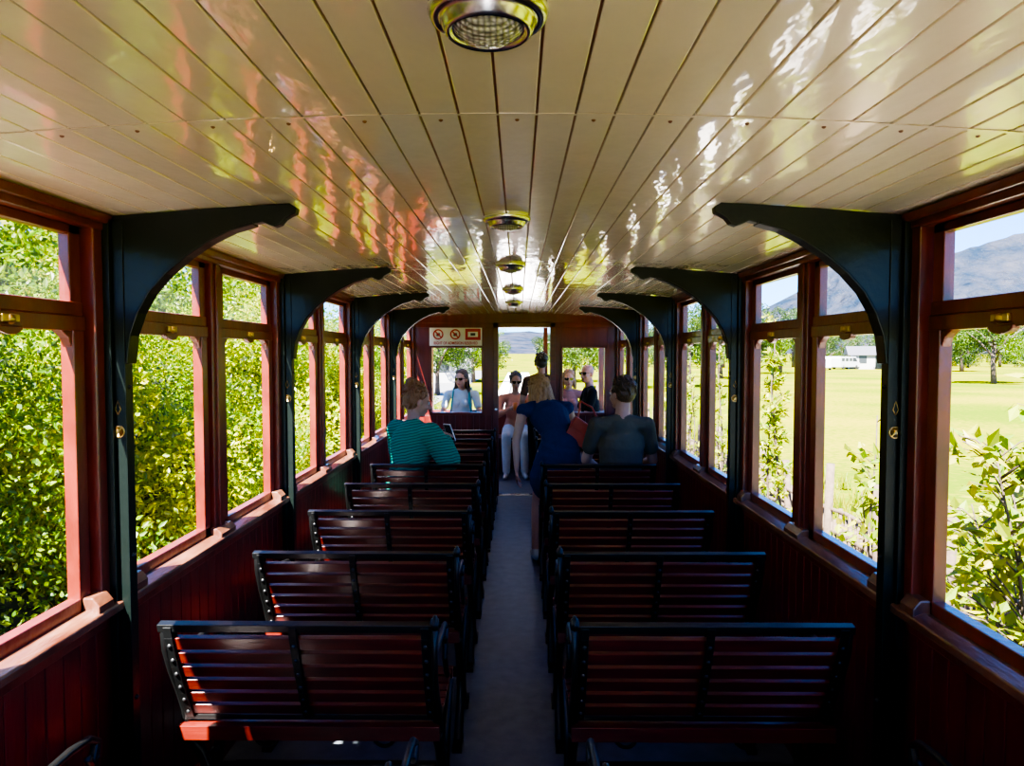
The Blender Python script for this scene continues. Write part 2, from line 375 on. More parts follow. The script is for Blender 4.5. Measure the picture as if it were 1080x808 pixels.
# benches --------------------------------------------------------------
def bench_mesh(aisle):
    b=MB(); W=.405
    def bp(s):
        return Vector((0,.135*(1-s)**1.25,.523+.332*s))
    NS=6
    for i in range(NS):
        s=(i+.5)/NS*.90; p=bp(s); u=(bp(s+.02)-bp(s-.02)).normalized(); nn=Vector((0,-u.z,u.y))
        b.obox(p,(W-.01,0,0),u*.0205,nn*.009,0)
    p=bp(.985); u=Vector((0,-.2,1)).normalized()
    b.obox(p,(W,0,0),u*.012,Vector((0,1,.2)).normalized()*.013,1)
    p=bp(0)-Vector((0,0,.008)); b.obox(p,(W,0,0),(0,0,.008),(0,.012,0),1)
    for x in(-W+.030,-.01,W-.030):
        for sgn in(1,-1):
            for i in range(10):
                s0=i/10*1.0; s1=s0+.1; a=bp(s0); c=bp(min(s1,.999))
                u=(c-a); L=u.length/2; u.normalize(); nn=Vector((0,-u.z,u.y))
                b.obox((a+c)/2+nn*.013*sgn+Vector((x,0,0)),(.012,0,0),u*(L+.001),nn*.004,1)
        for i in range(NS):
            s=(i+.5)/NS*.90; p=bp(s); u=(bp(s+.02)-bp(s-.02)).normalized(); nn=Vector((0,-u.z,u.y))
            b.dome(p+nn*.0165+Vector((x,0,0)),nn,.007,2)
    for i in range(8):
        y=.125+i*.048; z=.497-.012*math.sin(i/7*math.pi)
        b.box(-W+.005,W-.005,y,y+.041,z-.018,z,0)
    b.box(-W,W,.095,.122,.455,.500,0); b.box(-W,W,.51,.535,.445,.495,0)
    b.box(-W+.02,W-.02,.12,.52,.455,.474,1)
    for x in(-W+.012,W-.012):
        out=(x*aisle>0)
        path=[(x,.0,.84),(x,.01,.78),(x,.045,.70),(x,.09,.62),(x,.13,.54),(x,.15,.46)]
        b.tube(path,[.010,.011,.012,.013,.015,.016],1,8)
        if out:
            xo=x+.012*aisle
            sc=[(xo,-.016+.021*math.cos(a)*(1-.09*a),.866+.021*math.sin(a)*(1-.09*a)) for a in np.linspace(-1.2,7.0,22)]
            b.tube(sc,.007,1,8)
            b.tube([(xo,-.010,.845),(xo,-.026,.78),(xo,-.012,.70),(xo,.04,.62),(xo,.10,.55),(xo,.13,.47)],.009,1,8)
            b.lathe([(.0,.014),(.016,.011),(.019,0),(.016,-.011),(0,-.014)],(xo,-.016,.866),1,16,(1,0,0))
        arm=[(x,.03,.76),(x,.10,.735),(x,.2,.725),(x,.3,.725),(x,.37,.715),(x,.405,.69),(x,.40,.655),(x,.375,.65),(x,.365,.67)]
        b.tube(arm,.010,1,8)
        b.tube([(x,.395,.69),(x,.36,.60),(x,.40,.54),(x,.47,.48)],.010,1,8)
        b.tube([(x,.13,.46),(x,.22,.36),(x,.28,.25),(x,.25,.13),(x,.14,.02)],[.018,.018,.018,.017,.02],1,8)
        b.tube([(x,.50,.46),(x,.40,.36),(x,.34,.25),(x,.37,.13),(x,.50,.02)],[.018,.018,.018,.017,.02],1,8)
        b.tube([(x,.31+.05*math.cos(a),.25+.05*math.sin(a)) for a in np.linspace(0,2*math.pi,16,endpoint=False)],.012,1,6,True)
        b.box(x-.02,x+.02,.08,.20,0,.02,1); b.box(x-.02,x+.02,.44,.56,0,.02,1)
    b.tube([(-W+.012,.31,.25),(W-.012,.31,.25)],.012,1,8)
    b.tube([(-W+.012,.50,.14),(W-.012,.50,.14)],.014,1,8)
    for x in(-.2,.2):
        b.tube([(x+.06*math.cos(a)*(1-a/12),.30,.36+.06*math.sin(a)*(1-a/12)) for a in np.linspace(0,9,28)],.007,1,6)
    return b.mesh('tram_bench',['slat','iron','bolt'])
BMS={s:bench_mesh(-s) for s in(-1,1)}; BX=.607
rows=[-1.64,-.91,.55,1.28,2.01,2.74,3.47,4.20,4.93,5.66,6.39,7.12]
for y in rows:
    for s in(-1,1):
        if s==1 and y in(5.66,): continue
        inst('tram_bench',BMS[s],(s*BX,y,0),bevel=.002)

# ceiling lamps ----------------------------------------------------------
def lamp(y):
    b=MB()
    b.lathe([(.078,0),(.080,-.006),(.076,-.014),(.070,-.017),(.066,-.014),(.062,-.020),(.058,-.030),(.053,-.034),(.049,-.030),(.047,-.026),(.040,-.034),(.026,-.042),(.012,-.045),(0,-.046)],
        (0,0,0),[0,0,0,0,0,0,0,0,0,1,1,1,1],40)
    for a in range(3):
        t=a*2.1+.5; b.dome((.064*math.cos(t),.064*math.sin(t),-.016),(0,0,-1),.004,0)
    b.obj('ceiling_lamp',['chrome','lampglass'],loc=(0,y,cz(0)+.001))
for y in(.94,2.36,3.6,4.97,6.3): lamp(y)

# ------------------------------------------------------------------ vegetation
def leaf(b_v,b_f,p,d,n,L,Wd):
    s=np.cross(d,n); s/= (np.linalg.norm(s)+1e-9)
    o=len(b_v)
    b_v+= [p, p+d*L*.45+s*Wd*.5-n*L*.06, p+d*L, p+d*L*.45-s*Wd*.5-n*L*.06]
    b_f.append((o,o+1,o+2)); b_f.append((o,o+2,o+3))
def rv():
    v=RNG.normal(size=3); return v/np.linalg.norm(v)
def clump(name,N,L,mt,flat=1.0):
    V=[];F=[]
    for i in range(N):
        u=rv(); r=(.35+.65*RNG.random()**.4)*(1+.18*math.sin(u[0]*7)*math.cos(u[2]*6+u[1]*5))
        p=u*r; p[2]*=flat
        d=rv()+u*.6; d/=np.linalg.norm(d); n=rv()
        n=n-d*np.dot(n,d); n/=np.linalg.norm(n)
        leaf(V,F,p,d,n,L*(.6+.8*RNG.random()),L*.55)
    me=bpy.data.meshes.new(name); me.from_pydata([tuple(v) for v in V],[],F); me.materials.append(M[mt]); me.update(); return me
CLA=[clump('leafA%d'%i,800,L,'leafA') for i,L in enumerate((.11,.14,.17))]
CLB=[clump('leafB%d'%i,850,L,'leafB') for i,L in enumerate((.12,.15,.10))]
CLT=[clump('leafT%d'%i,600,.2,'leafT') for i in range(2)]
hed=empty('hedge',(-3.4,10,-.9))
def addc(par,me,w,sc):
    o=bpy.data.objects.new('foliage',me); COL.objects.link(o); o.parent=par
    o.location=Vector(w)-par.location; o.rotation_euler=(random.random()*6,random.random()*6,random.random()*6); o.scale=(sc,sc,sc)
y=-4
while y<23:
    top=2.15+.75*noise.noise(Vector((y*.45,0,3)))+.45*noise.noise(Vector((y*1.4,5,3)))
    z=-.7
    while z<top:
        bulge=1.15*noise.noise(Vector((y*.75,z*.95,0)))
        xx=-3.15+bulge-.30*max(0,z+.6)+random.uniform(-.2,.2)
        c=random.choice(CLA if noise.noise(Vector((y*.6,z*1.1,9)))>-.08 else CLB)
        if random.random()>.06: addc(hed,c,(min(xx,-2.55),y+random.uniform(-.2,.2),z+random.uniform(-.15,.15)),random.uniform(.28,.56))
        z+=.40
    y+=.40
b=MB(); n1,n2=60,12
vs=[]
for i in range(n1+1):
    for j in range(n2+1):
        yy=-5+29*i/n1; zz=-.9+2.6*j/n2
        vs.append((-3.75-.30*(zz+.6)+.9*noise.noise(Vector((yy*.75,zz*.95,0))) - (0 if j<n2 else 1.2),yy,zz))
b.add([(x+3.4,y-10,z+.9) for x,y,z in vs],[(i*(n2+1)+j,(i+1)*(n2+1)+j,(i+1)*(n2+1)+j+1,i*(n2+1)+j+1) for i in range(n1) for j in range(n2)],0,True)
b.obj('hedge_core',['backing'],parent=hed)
def tree(x,y,h,spread,mt,name='tree',zg=-.9,n=16,low=.42):
    e=empty(name,(x,y,zg)); b=MB()
    b.tube([(0,0,0),(.05*h*random.uniform(-.5,.5),0,h*.3),(0.02*h,.02*h,h*.6)],[h*.035,h*.026,h*.012],0,8)
    for k in range(5):
        a=random.random()*6.28; b.tube([(0,0,h*(.25+.06*k)),(spread*.3*math.cos(a),spread*.3*math.sin(a),h*(.45+.06*k)),(spread*.6*math.cos(a),spread*.6*math.sin(a),h*(.6+.05*k))],[h*.016,h*.010,h*.005],0,6)
    b.obj('trunk',['bark'],parent=e)
    for k in range(n):
        a=random.random()*6.28; r=spread*random.random()**.6; zz=h*(low+(.92-low)*random.random()); 
        r*=math.sqrt(max(.1,1-((zz/h-.5*(low+.8))/.5)**2))
        o=bpy.data.objects.new('foliage',random.choice(mt)); COL.objects.link(o); o.parent=e; o.location=(r*math.cos(a),r*math.sin(a),zz)
        o.rotation_euler=(random.random()*6,random.random()*6,random.random()*6); sc=h*random.uniform(.14,.22); o.scale=(sc,sc,sc*.85)
    return e
for (x,y,h) in((-7,2,4.4),(-8.2,6.5,5.6),(-7.5,11,5.2),(-9,15,6.5),(-8.4,20,5.4),(-8,-1.5,5.5)):
    tree(x,y,h,h*.35,CLA+CLB,n=22)
for i in range(84):
    t=-.55+2.2*i/83+random.uniform(-.02,.02)
    D=random.uniform(115,165)
    if -.03<t<.03: continue
    tree(t*D,D,random.uniform(4.5,8),random.uniform(4,6.5),CLT,n=11,low=.12)
for (px,D,h) in((1046,58,6.6),(1012,95,8),(960,105,8),(822,85,8),(760,70,7.5),(728,52,6),(500,60,5.5),(462,42,4.6),(606,62,5.5),(645,50,6)):
    tree((px-547)/740*D,D,h,h*.5,CLT+CLB[:1],n=16,low=.35)
def sapling(x,y,h,L,n,spread,zg=-.9,mt='leafC',m2=9):
    e=empty('sapling',(x,y,zg)); b=MB(); V=[];F=[]
    for st in range(3):
        a0=random.random()*6.28; lean=spread*.35
        base=np.array([.06*math.cos(a0),.06*math.sin(a0),0.])
        tip=np.array([lean*math.cos(a0),lean*math.sin(a0),h*(1-.13*st)])
        pts=[base+(tip-base)*t+np.array([.04*math.sin(t*7+a0),.04*math.cos(t*6),0]) for t in np.linspace(0,1,9)]
        b.tube(pts,list(np.linspace(.016,.004,9)),0,6)
        for k in range(n//3):
            t=.2+.8*random.random(); i=min(int(t*8),7); p=pts[i]+(pts[i+1]-pts[i])*(t*8-i)
            a=random.random()*6.28; ln=spread*(.35+.6*random.random())*(1.15-t*.7)
            q=p+np.array([math.cos(a)*ln,math.sin(a)*ln,ln*.55])
            b.tube([p,(p+q)/2+np.array([0,0,.03]),q],[.005,.004,.002],0,4)
            for m in range(m2):
                tt=.2+.85*m/(m2-1); c=p+(q-p)*tt
                d=rv()*.8+(q-p)/np.linalg.norm(q-p)*.6+np.array([0,0,-.25]); d/=np.linalg.norm(d)
                nn=np.array([0,0,1.])+rv()*.5; nn=nn-d*np.dot(nn,d); nn/=np.linalg.norm(nn)
                leaf(V,F,c,d,nn,L*(.6+.7*RNG.random()),L*.5)
    b.obj('stems',['bark'],parent=e)
    me=bpy.data.meshes.new('leaves'); me.from_pydata([tuple(v) for v in V],[],F); me.materials.append(M[mt]); me.update()
    o=bpy.data.objects.new('leaves',me); COL.objects.link(o); o.parent=e
sapling(2.4,3.15,2.5,.10,130,.6,m2=10); sapling(2.8,3.9,2.3,.11,90,.55,m2=10); sapling(2.3,2.35,2.0,.11,90,.5,m2=11)
sapling(2.5,4.9,2.1,.11,36,.40,m2=11); sapling(2.6,7.1,2.9,.08,110,.26,m2=11); sapling(2.9,10.2,2.9,.09,60,.28); sapling(3.0,14,3.0,.09,60,.35)
sapling(2.9,8.6,1.7,.09,36,.35); sapling(2.5,1.2,2.4,.11,60,.5); sapling(2.9,17.5,3.1,.1,60,.5); sapling(3.0,12,2.5,.09,50,.3)
# wooden fence
b=MB(); 
y=-3
while y<30:
    h=1.25+random.uniform(-.08,.12)
    b.tube([(3.35+random.uniform(-.04,.04),y,-.9),(3.35+random.uniform(-.05,.05),y+random.uniform(-.04,.04),-.9+h)],.045,0,8)
    y+=1.05
for z in(-.55,-.25,-.02):
    b.tube([(3.35+.05*math.sin(t*9),t,z+.03*math.sin(t*3)) for t in np.linspace(-3,30,40)],.022,0,6)
y=-3
while y<30:
    b.tube([(3.40,y,-.9),(3.40+random.uniform(-.02,.02),y+random.uniform(-.03,.03),-.06+random.uniform(-.10,.08))],.022,0,5); y+=.065
b.obj('wooden_fence',['pole'])
# grounds
def field():
    m,nt,bs=newmat('yellow_green_grass'); bs.inputs['Roughness'].default_value=.95; bs.inputs['Specular IOR Level'].default_value=.0  # green and yellow grass tones, mixed by noise
    tc=nt.nodes.new('ShaderNodeTexCoord')
    n1=nt.nodes.new('ShaderNodeTexNoise'); n1.inputs['Scale'].default_value=.12; n1.inputs['Detail'].default_value=8
    n2=nt.nodes.new('ShaderNodeTexNoise'); n2.inputs['Scale'].default_value=5; n2.inputs['Detail'].default_value=8
    for n in(n1,n2): nt.links.new(tc.outputs['Object'],n.inputs['Vector'])
    cr=nt.nodes.new('ShaderNodeValToRGB'); cr.color_ramp.elements[0].position=.42; cr.color_ramp.elements[1].position=.62
    cr.color_ramp.elements[0].color=(.075,.115,.004,1); cr.color_ramp.elements[1].color=(.20,.17,.010,1)
    ad=nt.nodes.new('ShaderNodeMath'); ad.operation='MULTIPLY_ADD'; ad.inputs[1].default_value=.45
    sb=nt.nodes.new('ShaderNodeMath'); sb.operation='MULTIPLY'; sb.inputs[1].default_value=.55
    nt.links.new(n1.outputs['Fac'],sb.inputs[0]); nt.links.new(n2.outputs['Fac'],ad.inputs[0]); nt.links.new(sb.outputs[0],ad.inputs[2])
    nt.links.new(ad.outputs[0],cr.inputs[0]); nt.links.new(cr.outputs[0],bs.inputs['Base Color'])
    bp=nt.nodes.new('ShaderNodeBump'); bp.inputs['Strength'].default_value=.6; bp.inputs['Distance'].default_value=.05
    nt.links.new(n2.outputs['Fac'],bp.inputs['Height']); nt.links.new(bp.outputs[0],bs.inputs['Normal']); return m
M['grass']=field()
M['gravel']=mat('bounce_gravel',(.72,.66,.60),.95,var=.12,scale=40,bump=.4,bscale=60)  # gravel kept very pale so it reflects sun up to the ceiling
M['road']=mat('asphalt',(.14,.14,.14),.9,var=.15,scale=30)
M['steel']=mat('rail_steel',(.3,.28,.26),.35,metal=.8)
b=MB(); b.add([(-3000,-600,0),(3000,-600,0),(3000,3000,0),(-3000,3000,0)],[(0,1,2,3)],0)
b.obj('ground',['grass'],loc=(0,0,-.92),recalc=False)
b=MB(); b.box(-3.0,3.25,-14,22,-.92,-.895,0); b.box(-1.3,1.3,22,90,-.92,-.895,0)  # bed widened past the track as an added bounce surface for the ceiling
b.obj('track_bed_bounce',['gravel'])
b=MB()
for x in(-.53,.53): b.box(x-.035,x+.035,-14,90,-.895,-.80,0)
b.obj('rail_track',['steel'])
b=MB(); b.add([(-14,28,-.9),(-4.2,26,-.9),(-3.5,100,-.9),(-9,100,-.9)],[(0,1,2,3)],0); b.obj('road',['road'],recalc=False)
def tuft():
    V=[];F=[]
    for i in range(60):
        a=random.random()*6.28; r=random.random()*.16; p=np.array([r*math.cos(a),r*math.sin(a),0])
        d=np.array([random.uniform(-.4,.4),random.uniform(-.4,.4),1.]); d/=np.linalg.norm(d); n=np.array([math.cos(a),math.sin(a),0.])
        leaf(V,F,p,d,n,random.uniform(.15,.4),.012)
    me=bpy.data.meshes.new('tuft'); me.from_pydata([tuple(v) for v in V],[],F); me.materials.append(M['leafC']); me.update(); return me
TF=tuft(); e=empty('grass_tufts',(3,8,-.9))
for i in range(420):
    o=inst('tuft',TF,(random.uniform(-.3,3.5),random.uniform(-9,20),0),(0,0,random.random()*6),random.uniform(.6,1.3),parent=e)
# mountain
def mountain():
    prof=[(-900,340),(-300,335),(100,342),(300,345),(450,350),(520,351),(555,349),(600,353),(700,350),(760,342),(800,328),(840,308),(862,286),(878,274),(890,278),(905,292),(918,300),(945,290),(975,274),(1000,268),(1030,259),(1060,250),(1090,242),(1150,228),(1250,218),(1400,250),(1600,300),(2100,340)]
    D=2400; px=np.arange(-900,2101,9.); py=np.interp(px,[a for a,_ in prof],[b for _,b in prof])
    b=MB(); vs=[];fs=[]; nr=26
    for i,(a,h) in enumerate(zip(px,py)):
        t=(a-547)/740; H=(372-h)/740*D+2
        for j in range(nr+1):
            s=j/nr; Dj=D*(.62+.38*s)
            rid=noise.noise(Vector((a*.02,s*1.2,0)))*.5+noise.noise(Vector((a*.06,s*3,4)))*.35+noise.noise(Vector((a*.16,s*7,4)))*.15
            z=H*(s**1.5)*(1+ (rid*.55)*(1-s)*min(1,s*4)*1.3)+ (noise.noise(Vector((a*.11,0,2)))*H*.04 if j==nr else 0)
            vs.append((t*D+rid*60*(1-s),Dj+rid*200*math.sin(math.pi*s),z-1))
    w2=nr+1
    for i in range(len(px)-1):
        for j in range(nr): fs.append((i*w2+j,(i+1)*w2+j,(i+1)*w2+j+1,i*w2+j+1))
    b.add(vs,fs,0,True)
    return b.obj('mountain',['mount'],recalc=False)
M['mount']=mat('hazed_mountain_rock',(.010,.020,.038),1,col2=(.045,.046,.058),scale=.014,bump=1,bscale=.02,spec=.0)  # bluish distance haze is mixed into the rock colour
M['mount'].node_tree.nodes['Bump'].inputs['Distance'].default_value=40
mountain()
M['plaster']=mat('plaster',(.34,.33,.31),.8,var=.05); M['roofgrey']=mat('roof_sheet',(.08,.08,.09),.6,var=.1); M['winblk']=mat('dark_window',(.03,.035,.04),.1)
M['paintw']=mat('white_car_paint',(.42,.44,.45),.25,coat=1,var=.02); M['rubber']=mat('tyre',(.02,.02,.02),.8,var=.1)
def house(x,y,L,W,h,rot):
    b=MB(); b.box(-L/2,L/2,-W/2,W/2,0,h,0)
    b.prism([(-W/2-.4,h),(0,h+W*.28),(W/2+.4,h)],-L/2-.4,L/2+.4,1,mp=lambda p,y:(y,p[0],p[1]))
    k=-L/2+1.2
    while k<L/2-1: b.box(k,k+1.1,-W/2-.03,-W/2,.9,2.1,2); k+=2.4
    b.box(-.5,.5,-W/2-.04,-W/2,0,2.1,2)
    o=b.obj('house',['plaster','roofgrey','winblk'],loc=(x,y,-.92)); o.rotation_euler=(0,0,rot)
house((922-547)/740*112,112,8,5,2.2,-.3); house(-9,62,9,6,2.7,.2)
def van(x,y,rot):
    b=MB(); pf=[(-2.3,.35),(2.3,.35),(2.35,1.0),(1.9,1.15),(1.35,1.95),(-2.2,2.0),(-2.35,1.7)]
    b.prism(pf,-.9,.9,0); 
    b.prism([(1.28,1.2),(1.75,1.2),(1.3,1.8),(.6,1.8),(.6,1.2)],-.92,.92,1)
    for k in(-2.0,-1.1,-.2): b.box(k,k+.7,-.92,.92,1.25,1.75,1)
    for wx in(-1.5,1.5):
        for yy in(-.9,.72): b.lathe([(0,0),(.34,0),(.36,.04),(.36,.15),(.34,.18),(0,.18)],(wx,yy,.36),2,16,(0,1,0))
    o=b.obj('van',['paintw','winblk','rubber'],bevel=.06,loc=(x,y,-.92)); o.rotation_euler=(0,0,rot)
van((868-547)/740*106,106,1.2); van((890-547)/740*110,110,.5); van(-7.5,45,1.4)

# ------------------------------------------------------------------ people
def unit_capsule(r0,r1,L,hr=4):
    rings=[]
    for i in range(hr+1):
        a=-math.pi/2+ (math.pi/2)*i/hr; rings.append((r0*math.cos(a),r0*math.sin(a)))
    if L>1e-6: rings.append(((r0+r1)/2,L/2))
    for i in range(0 if L>1e-6 else 1,hr+1):
        a=(math.pi/2)*i/hr; rings.append((r1*math.cos(a),L+r1*math.sin(a)))
    return rings
class Body:
    def __init__(s): s.P=[]; s.V=[]; s.F=[]
    def cap(s,p0,r0,p1,r1,tag,flat=None,seg=14):
        p0=np.array(p0,float);p1=np.array(p1,float)
        if flat is None: Mt=np.eye(3)
        else:
            d=np.array(flat[0],float); d/=np.linalg.norm(d); Mt=np.eye(3)+(flat[1]-1)*np.outer(d,d)
        Mi=np.linalg.inv(Mt); o=p0.copy()
        q1=Mi@(p1-o); L=np.linalg.norm(q1)
        ax=q1/L if L>1e-6 else np.array([0,0,1.])
        u=np.cross(ax,[1,0,0] if abs(ax[0])<.8 else [0,1,0]); u/=np.linalg.norm(u); w=np.cross(ax,u)
        rings=unit_capsule(r0,r1,L); base=len(s.V)
        for r,h in rings:
            for k in range(seg):
                a=2*math.pi*k/seg
                s.V.append(tuple(o+Mt@(ax*h+(u*math.cos(a)+w*math.sin(a))*max(r,1e-4))))
        nr=len(rings)
        for i in range(nr-1):
            for k in range(seg): s.F.append((base+i*seg+k,base+i*seg+(k+1)%seg,base+(i+1)*seg+(k+1)%seg,base+(i+1)*seg+k))
        s.F.append(tuple(base+k for k in range(seg-1,-1,-1))); s.F.append(tuple(base+(nr-1)*seg+k for k in range(seg)))
        s.P.append((o,Mi,q1,r0,r1,tag,min(1,flat[1]) if flat else 1))
    def ell(s,c,rad,tag,Rm=None,seg=18):
        c=np.array(c,float); Rm=np.eye(3) if Rm is None else Rm; Mt=Rm@np.diag(rad); base=len(s.V); nr=12
        for i in range(nr+1):
            a=-math.pi/2+math.pi*i/nr
            for k in range(seg):
                t=2*math.pi*k/seg; s.V.append(tuple(c+Mt@np.array([max(math.cos(a),1e-3)*math.cos(t),max(math.cos(a),1e-3)*math.sin(t),math.sin(a)])))
        for i in range(nr):
            for k in range(seg): s.F.append((base+i*seg+k,base+i*seg+(k+1)%seg,base+(i+1)*seg+(k+1)%seg,base+(i+1)*seg+k))
        s.F.append(tuple(base+k for k in range(seg-1,-1,-1))); s.F.append(tuple(base+nr*seg+k for k in range(seg)))
        s.P.append((c,np.linalg.inv(Mt),np.zeros(3),1,1,tag,float(np.mean(rad))))
    def build(s,name,tags,mats,parent,vox=.007,smooth=3):
        me=bpy.data.meshes.new(name+'_raw'); me.from_pydata(s.V,[],s.F); me.update()
        o=bpy.data.objects.new(name,me); COL.objects.link(o)
        r=o.modifiers.new('r','REMESH'); r.mode='VOXEL'; r.voxel_size=vox; r.adaptivity=0
        sm=o.modifiers.new('s','SMOOTH'); sm.factor=.5; sm.iterations=smooth
        bpy.context.view_layer.update()
        dg=bpy.context.evaluated_depsgraph_get(); ev=o.evaluated_get(dg)
        nm=bpy.data.meshes.new_from_object(ev); o.modifiers.clear(); o.data=nm; nm.name=name
        n=len(nm.polygons); C=np.zeros(n*3); nm.polygons.foreach_get('center',C); C=C.reshape(-1,3)
        best=np.full(n,1e9); idx=np.zeros(n,int)
        for (oo,Mi,q1,r0,r1,tag,sc) in s.P:
            q=(C-oo)@Mi.T; L2=q1@q1
            t=np.clip((q@q1)/L2,0,1) if L2>1e-9 else np.zeros(n)
            d=(np.linalg.norm(q-t[:,None]*q1,axis=1)-(r0+(r1-r0)*t))*sc
            k=d<best; best[k]=d[k]; idx[k]=tags.index(tag)
        nm.materials.clear()
        for m in mats: nm.materials.append(m)
        nm.polygons.foreach_set('material_index',idx.astype(np.int32)); nm.polygons.foreach_set('use_smooth',[True]*n); nm.update()
        o.parent=parent; return o
def rot(yaw,pitch=0,roll=0):
    return np.array(Matrix.Rotation(yaw,3,'Z')@Matrix.Rotation(pitch,3,'X')@Matrix.Rotation(roll,3,'Y'))
def nrm(v): v=np.array(v,float); return v/np.linalg.norm(v)
def hand(B,w,d,n,side,tag='skin',curl=.5):
    w=np.array(w,float); d=nrm(d); n=np.array(n,float); n=nrm(n-d*np.dot(n,d)); s=np.cross(d,n)*side
    for k in range(4):
        o=(k-1.5)*.0195
        kn=w+d*(.088-.004*abs(k-1))+s*(-o)*1.0
        B.cap(w+d*.01+s*(-o)*.55,.017,kn,.0125,tag,(n,.8),8)
        L=[.070,.078,.073,.057][k]; a=curl*(.5+.1*k); p=kn; ang=0
        for j,fr in enumerate((.45,.32,.23)):
            ang+=a; q=p+(d*math.cos(ang)+n*math.sin(ang))*L*fr
            B.cap(p,.0095-.0008*j,q,.0090-.0008*j,tag,None,8); p=q
    t0=w+d*.03+s*.028; t1=t0+(d*.6+s*.6+n*.3)*.040; t2=t1+(d*.85+n*.45+s*.05)*.034
    B.cap(w+d*.02+s*.01,.016,t0,.014,tag,None,8); B.cap(t0,.013,t1,.011,tag,None,8); B.cap(t1,.0105,t2,.009,tag,None,8)
skinm={}
def skin(t):
    if t not in skinm:
        c={'fair':(.50,.26,.18),'tan':(.36,.18,.115),'pink':(.48,.23,.17)}[t]
        skinm[t]=mat('skin_'+t,c,.5,var=.08,scale=10,bump=.03,bscale=80)
    return skinm[t]
def cloth(n,c,**k): return mat(n,c,.85,var=.10,scale=9,bump=.5,bscale=14,spec=.2,**k)
M['lip']=mat('lips',(.38,.11,.09),.4,var=.05); M['eyew']=mat('eye_white',(.75,.73,.7),.2,var=.02); M['iris']=mat('iris',(.04,.025,.015),.15)
M['shades']=mat('sunglass_lens',(.012,.012,.014),.08,coat=1)
def hairmat(n,c,c2): return mat(n,c,.45,col2=c2,scale=35,stretch=(3,3,.5),bump=.7,bscale=60)
def person(name,pos,yaw,J,sk,top,bottom,shoe,hair,hairstyle,head=(0,0,0),female=True,sleeve='long',legs='long',skirt=None,shades=False,puff=0,hands=True,curl=.6,handdir=None):
    e=empty(name,(pos[0],pos[1],pos[2] if len(pos)>2 else 0)); e.rotation_euler=(0,0,yaw)
    B=Body(); g=lambda k:np.array(J[k],float)
    fw=(0,1,0)
    sh=1.0 if not female else .9
    pel,wa,ch,ne,hd=g('pel'),g('waist'),g('chest'),g('neck'),g('head')
    B.cap(pel,.160 if female else .155,wa,(.125 if female else .15)+puff*.7,'bot' if legs!='dress' else 'top',(fw,.72),20)
    if legs!='dress': B.cap(pel+(wa-pel)*.35,.16+puff*.5,wa,(.13 if female else .152)+puff*.7,'top',(fw,.74),20)
    B.cap(wa,(.125 if female else .15)+puff*.7,ch,.150*(1 if female else 1.1)+puff,'top',(fw,.70),20)
    shL,shR=g('shL'),g('shR')
    upper=(shL+shR)/2
    B.cap(ch,.148*(1 if female else 1.1)+puff,upper-np.array([0,0,.05]),.13+puff*.6,'top',(fw,.68),20)
    B.cap(shL,.056+puff*.5,shR,.056+puff*.5,'top',None,14)
    if female:
        for s in(-1,1): B.ell(ch+np.array([s*.065,.085,.02]),(.055,.05,.055),'top')
    for s,k in((-1,'shL'),(1,'shR')): B.cap(ne+np.array([s*.02,-.01,.0]),.045,g(k)+np.array([0,0,.005]),.045,'top')
    Rh=rot(*head); nb=hd+Rh@np.array([0,-.025,-.06])
    B.cap(ne-np.array([0,0,.03]),.058 if not female else .05,nb,.052 if not female else .046,'skin')
    for s,c in((-1,'L'),(1,'R')):
        a,b_,w_=g('sh'+c),g('el'+c),g('wr'+c); k=sh
        if sleeve=='long':
            B.cap(a,.056*k+puff*.7+.006,b_,.046*k+puff+.006,'top'); B.cap(b_,.046*k+puff+.006,w_-(w_-b_)*.08,.034*k+puff*.5,'top'); 
            B.cap(w_-(w_-b_)*.2,.026,w_,.024,'skin')
        elif sleeve=='short':
            m_=a+(b_-a)*.62; B.cap(a,.062*k,m_,.060*k,'top'); B.cap(a+(b_-a)*.4,.046*k,b_,.040*k,'skin'); B.cap(b_,.040*k,w_,.026*k,'skin')
        else:
            B.cap(a,.050*k,b_,.038*k,'skin'); B.cap(b_,.038*k,w_,.025*k,'skin')
        if hands:
            dd=handdir[c] if handdir and c in handdir else ((w_-b_),(-s*.6,-.2,-.7))
            hand(B,w_,dd[0],dd[1],1 if s<0 else -1,'skin',curl)
    for s,c in((-1,'L'),(1,'R')):
        h_,k_,an=g('hi'+c),g('kn'+c),g('an'+c)
        tg_='bot' if legs=='long' else 'skin'; ex=.010 if legs=='long' else 0
        B.cap(h_,.088+ex,k_,.056+ex,tg_)
        B.cap(k_,.056+ex,k_+(an-k_)*.35+np.array([0,-.015,0]),.053+ex,tg_); B.cap(k_+(an-k_)*.35+np.array([0,-.015,0]),.053+ex,an,.036+ex*1.5,tg_)
        fd=J.get('foot'+c,(s*.12,1,0)); fd=nrm(fd)
        hl=an+np.array([0,0,-.045])-fd*.03; toe=an+fd*.15; toe[2]=an[2]-.062
        B.cap(an,.036,hl,.036,'shoe'); B.cap(hl,.036,toe,.030,'shoe',None); B.cap(toe,.030,toe+fd*.03,.024,'shoe')
    if skirt:
        for (p0,r0,p1,r1) in skirt: B.cap(p0,r0,p1,r1,'top',(fw,.78),22)
    H=lambda p: hd+Rh@np.array(p,float)
    B.ell(H((0,-.012,.03)),(.074,.093,.086),'skin',Rh); B.ell(H((0,.022,-.03)),(.060,.066,.086),'skin',Rh)
    B.ell(H((0,.058,-.092)),(.028,.026,.021),'skin',Rh); B.cap(H((0,.088,.004)),.009,H((0,.106,-.032)),.013,'skin',None,10)
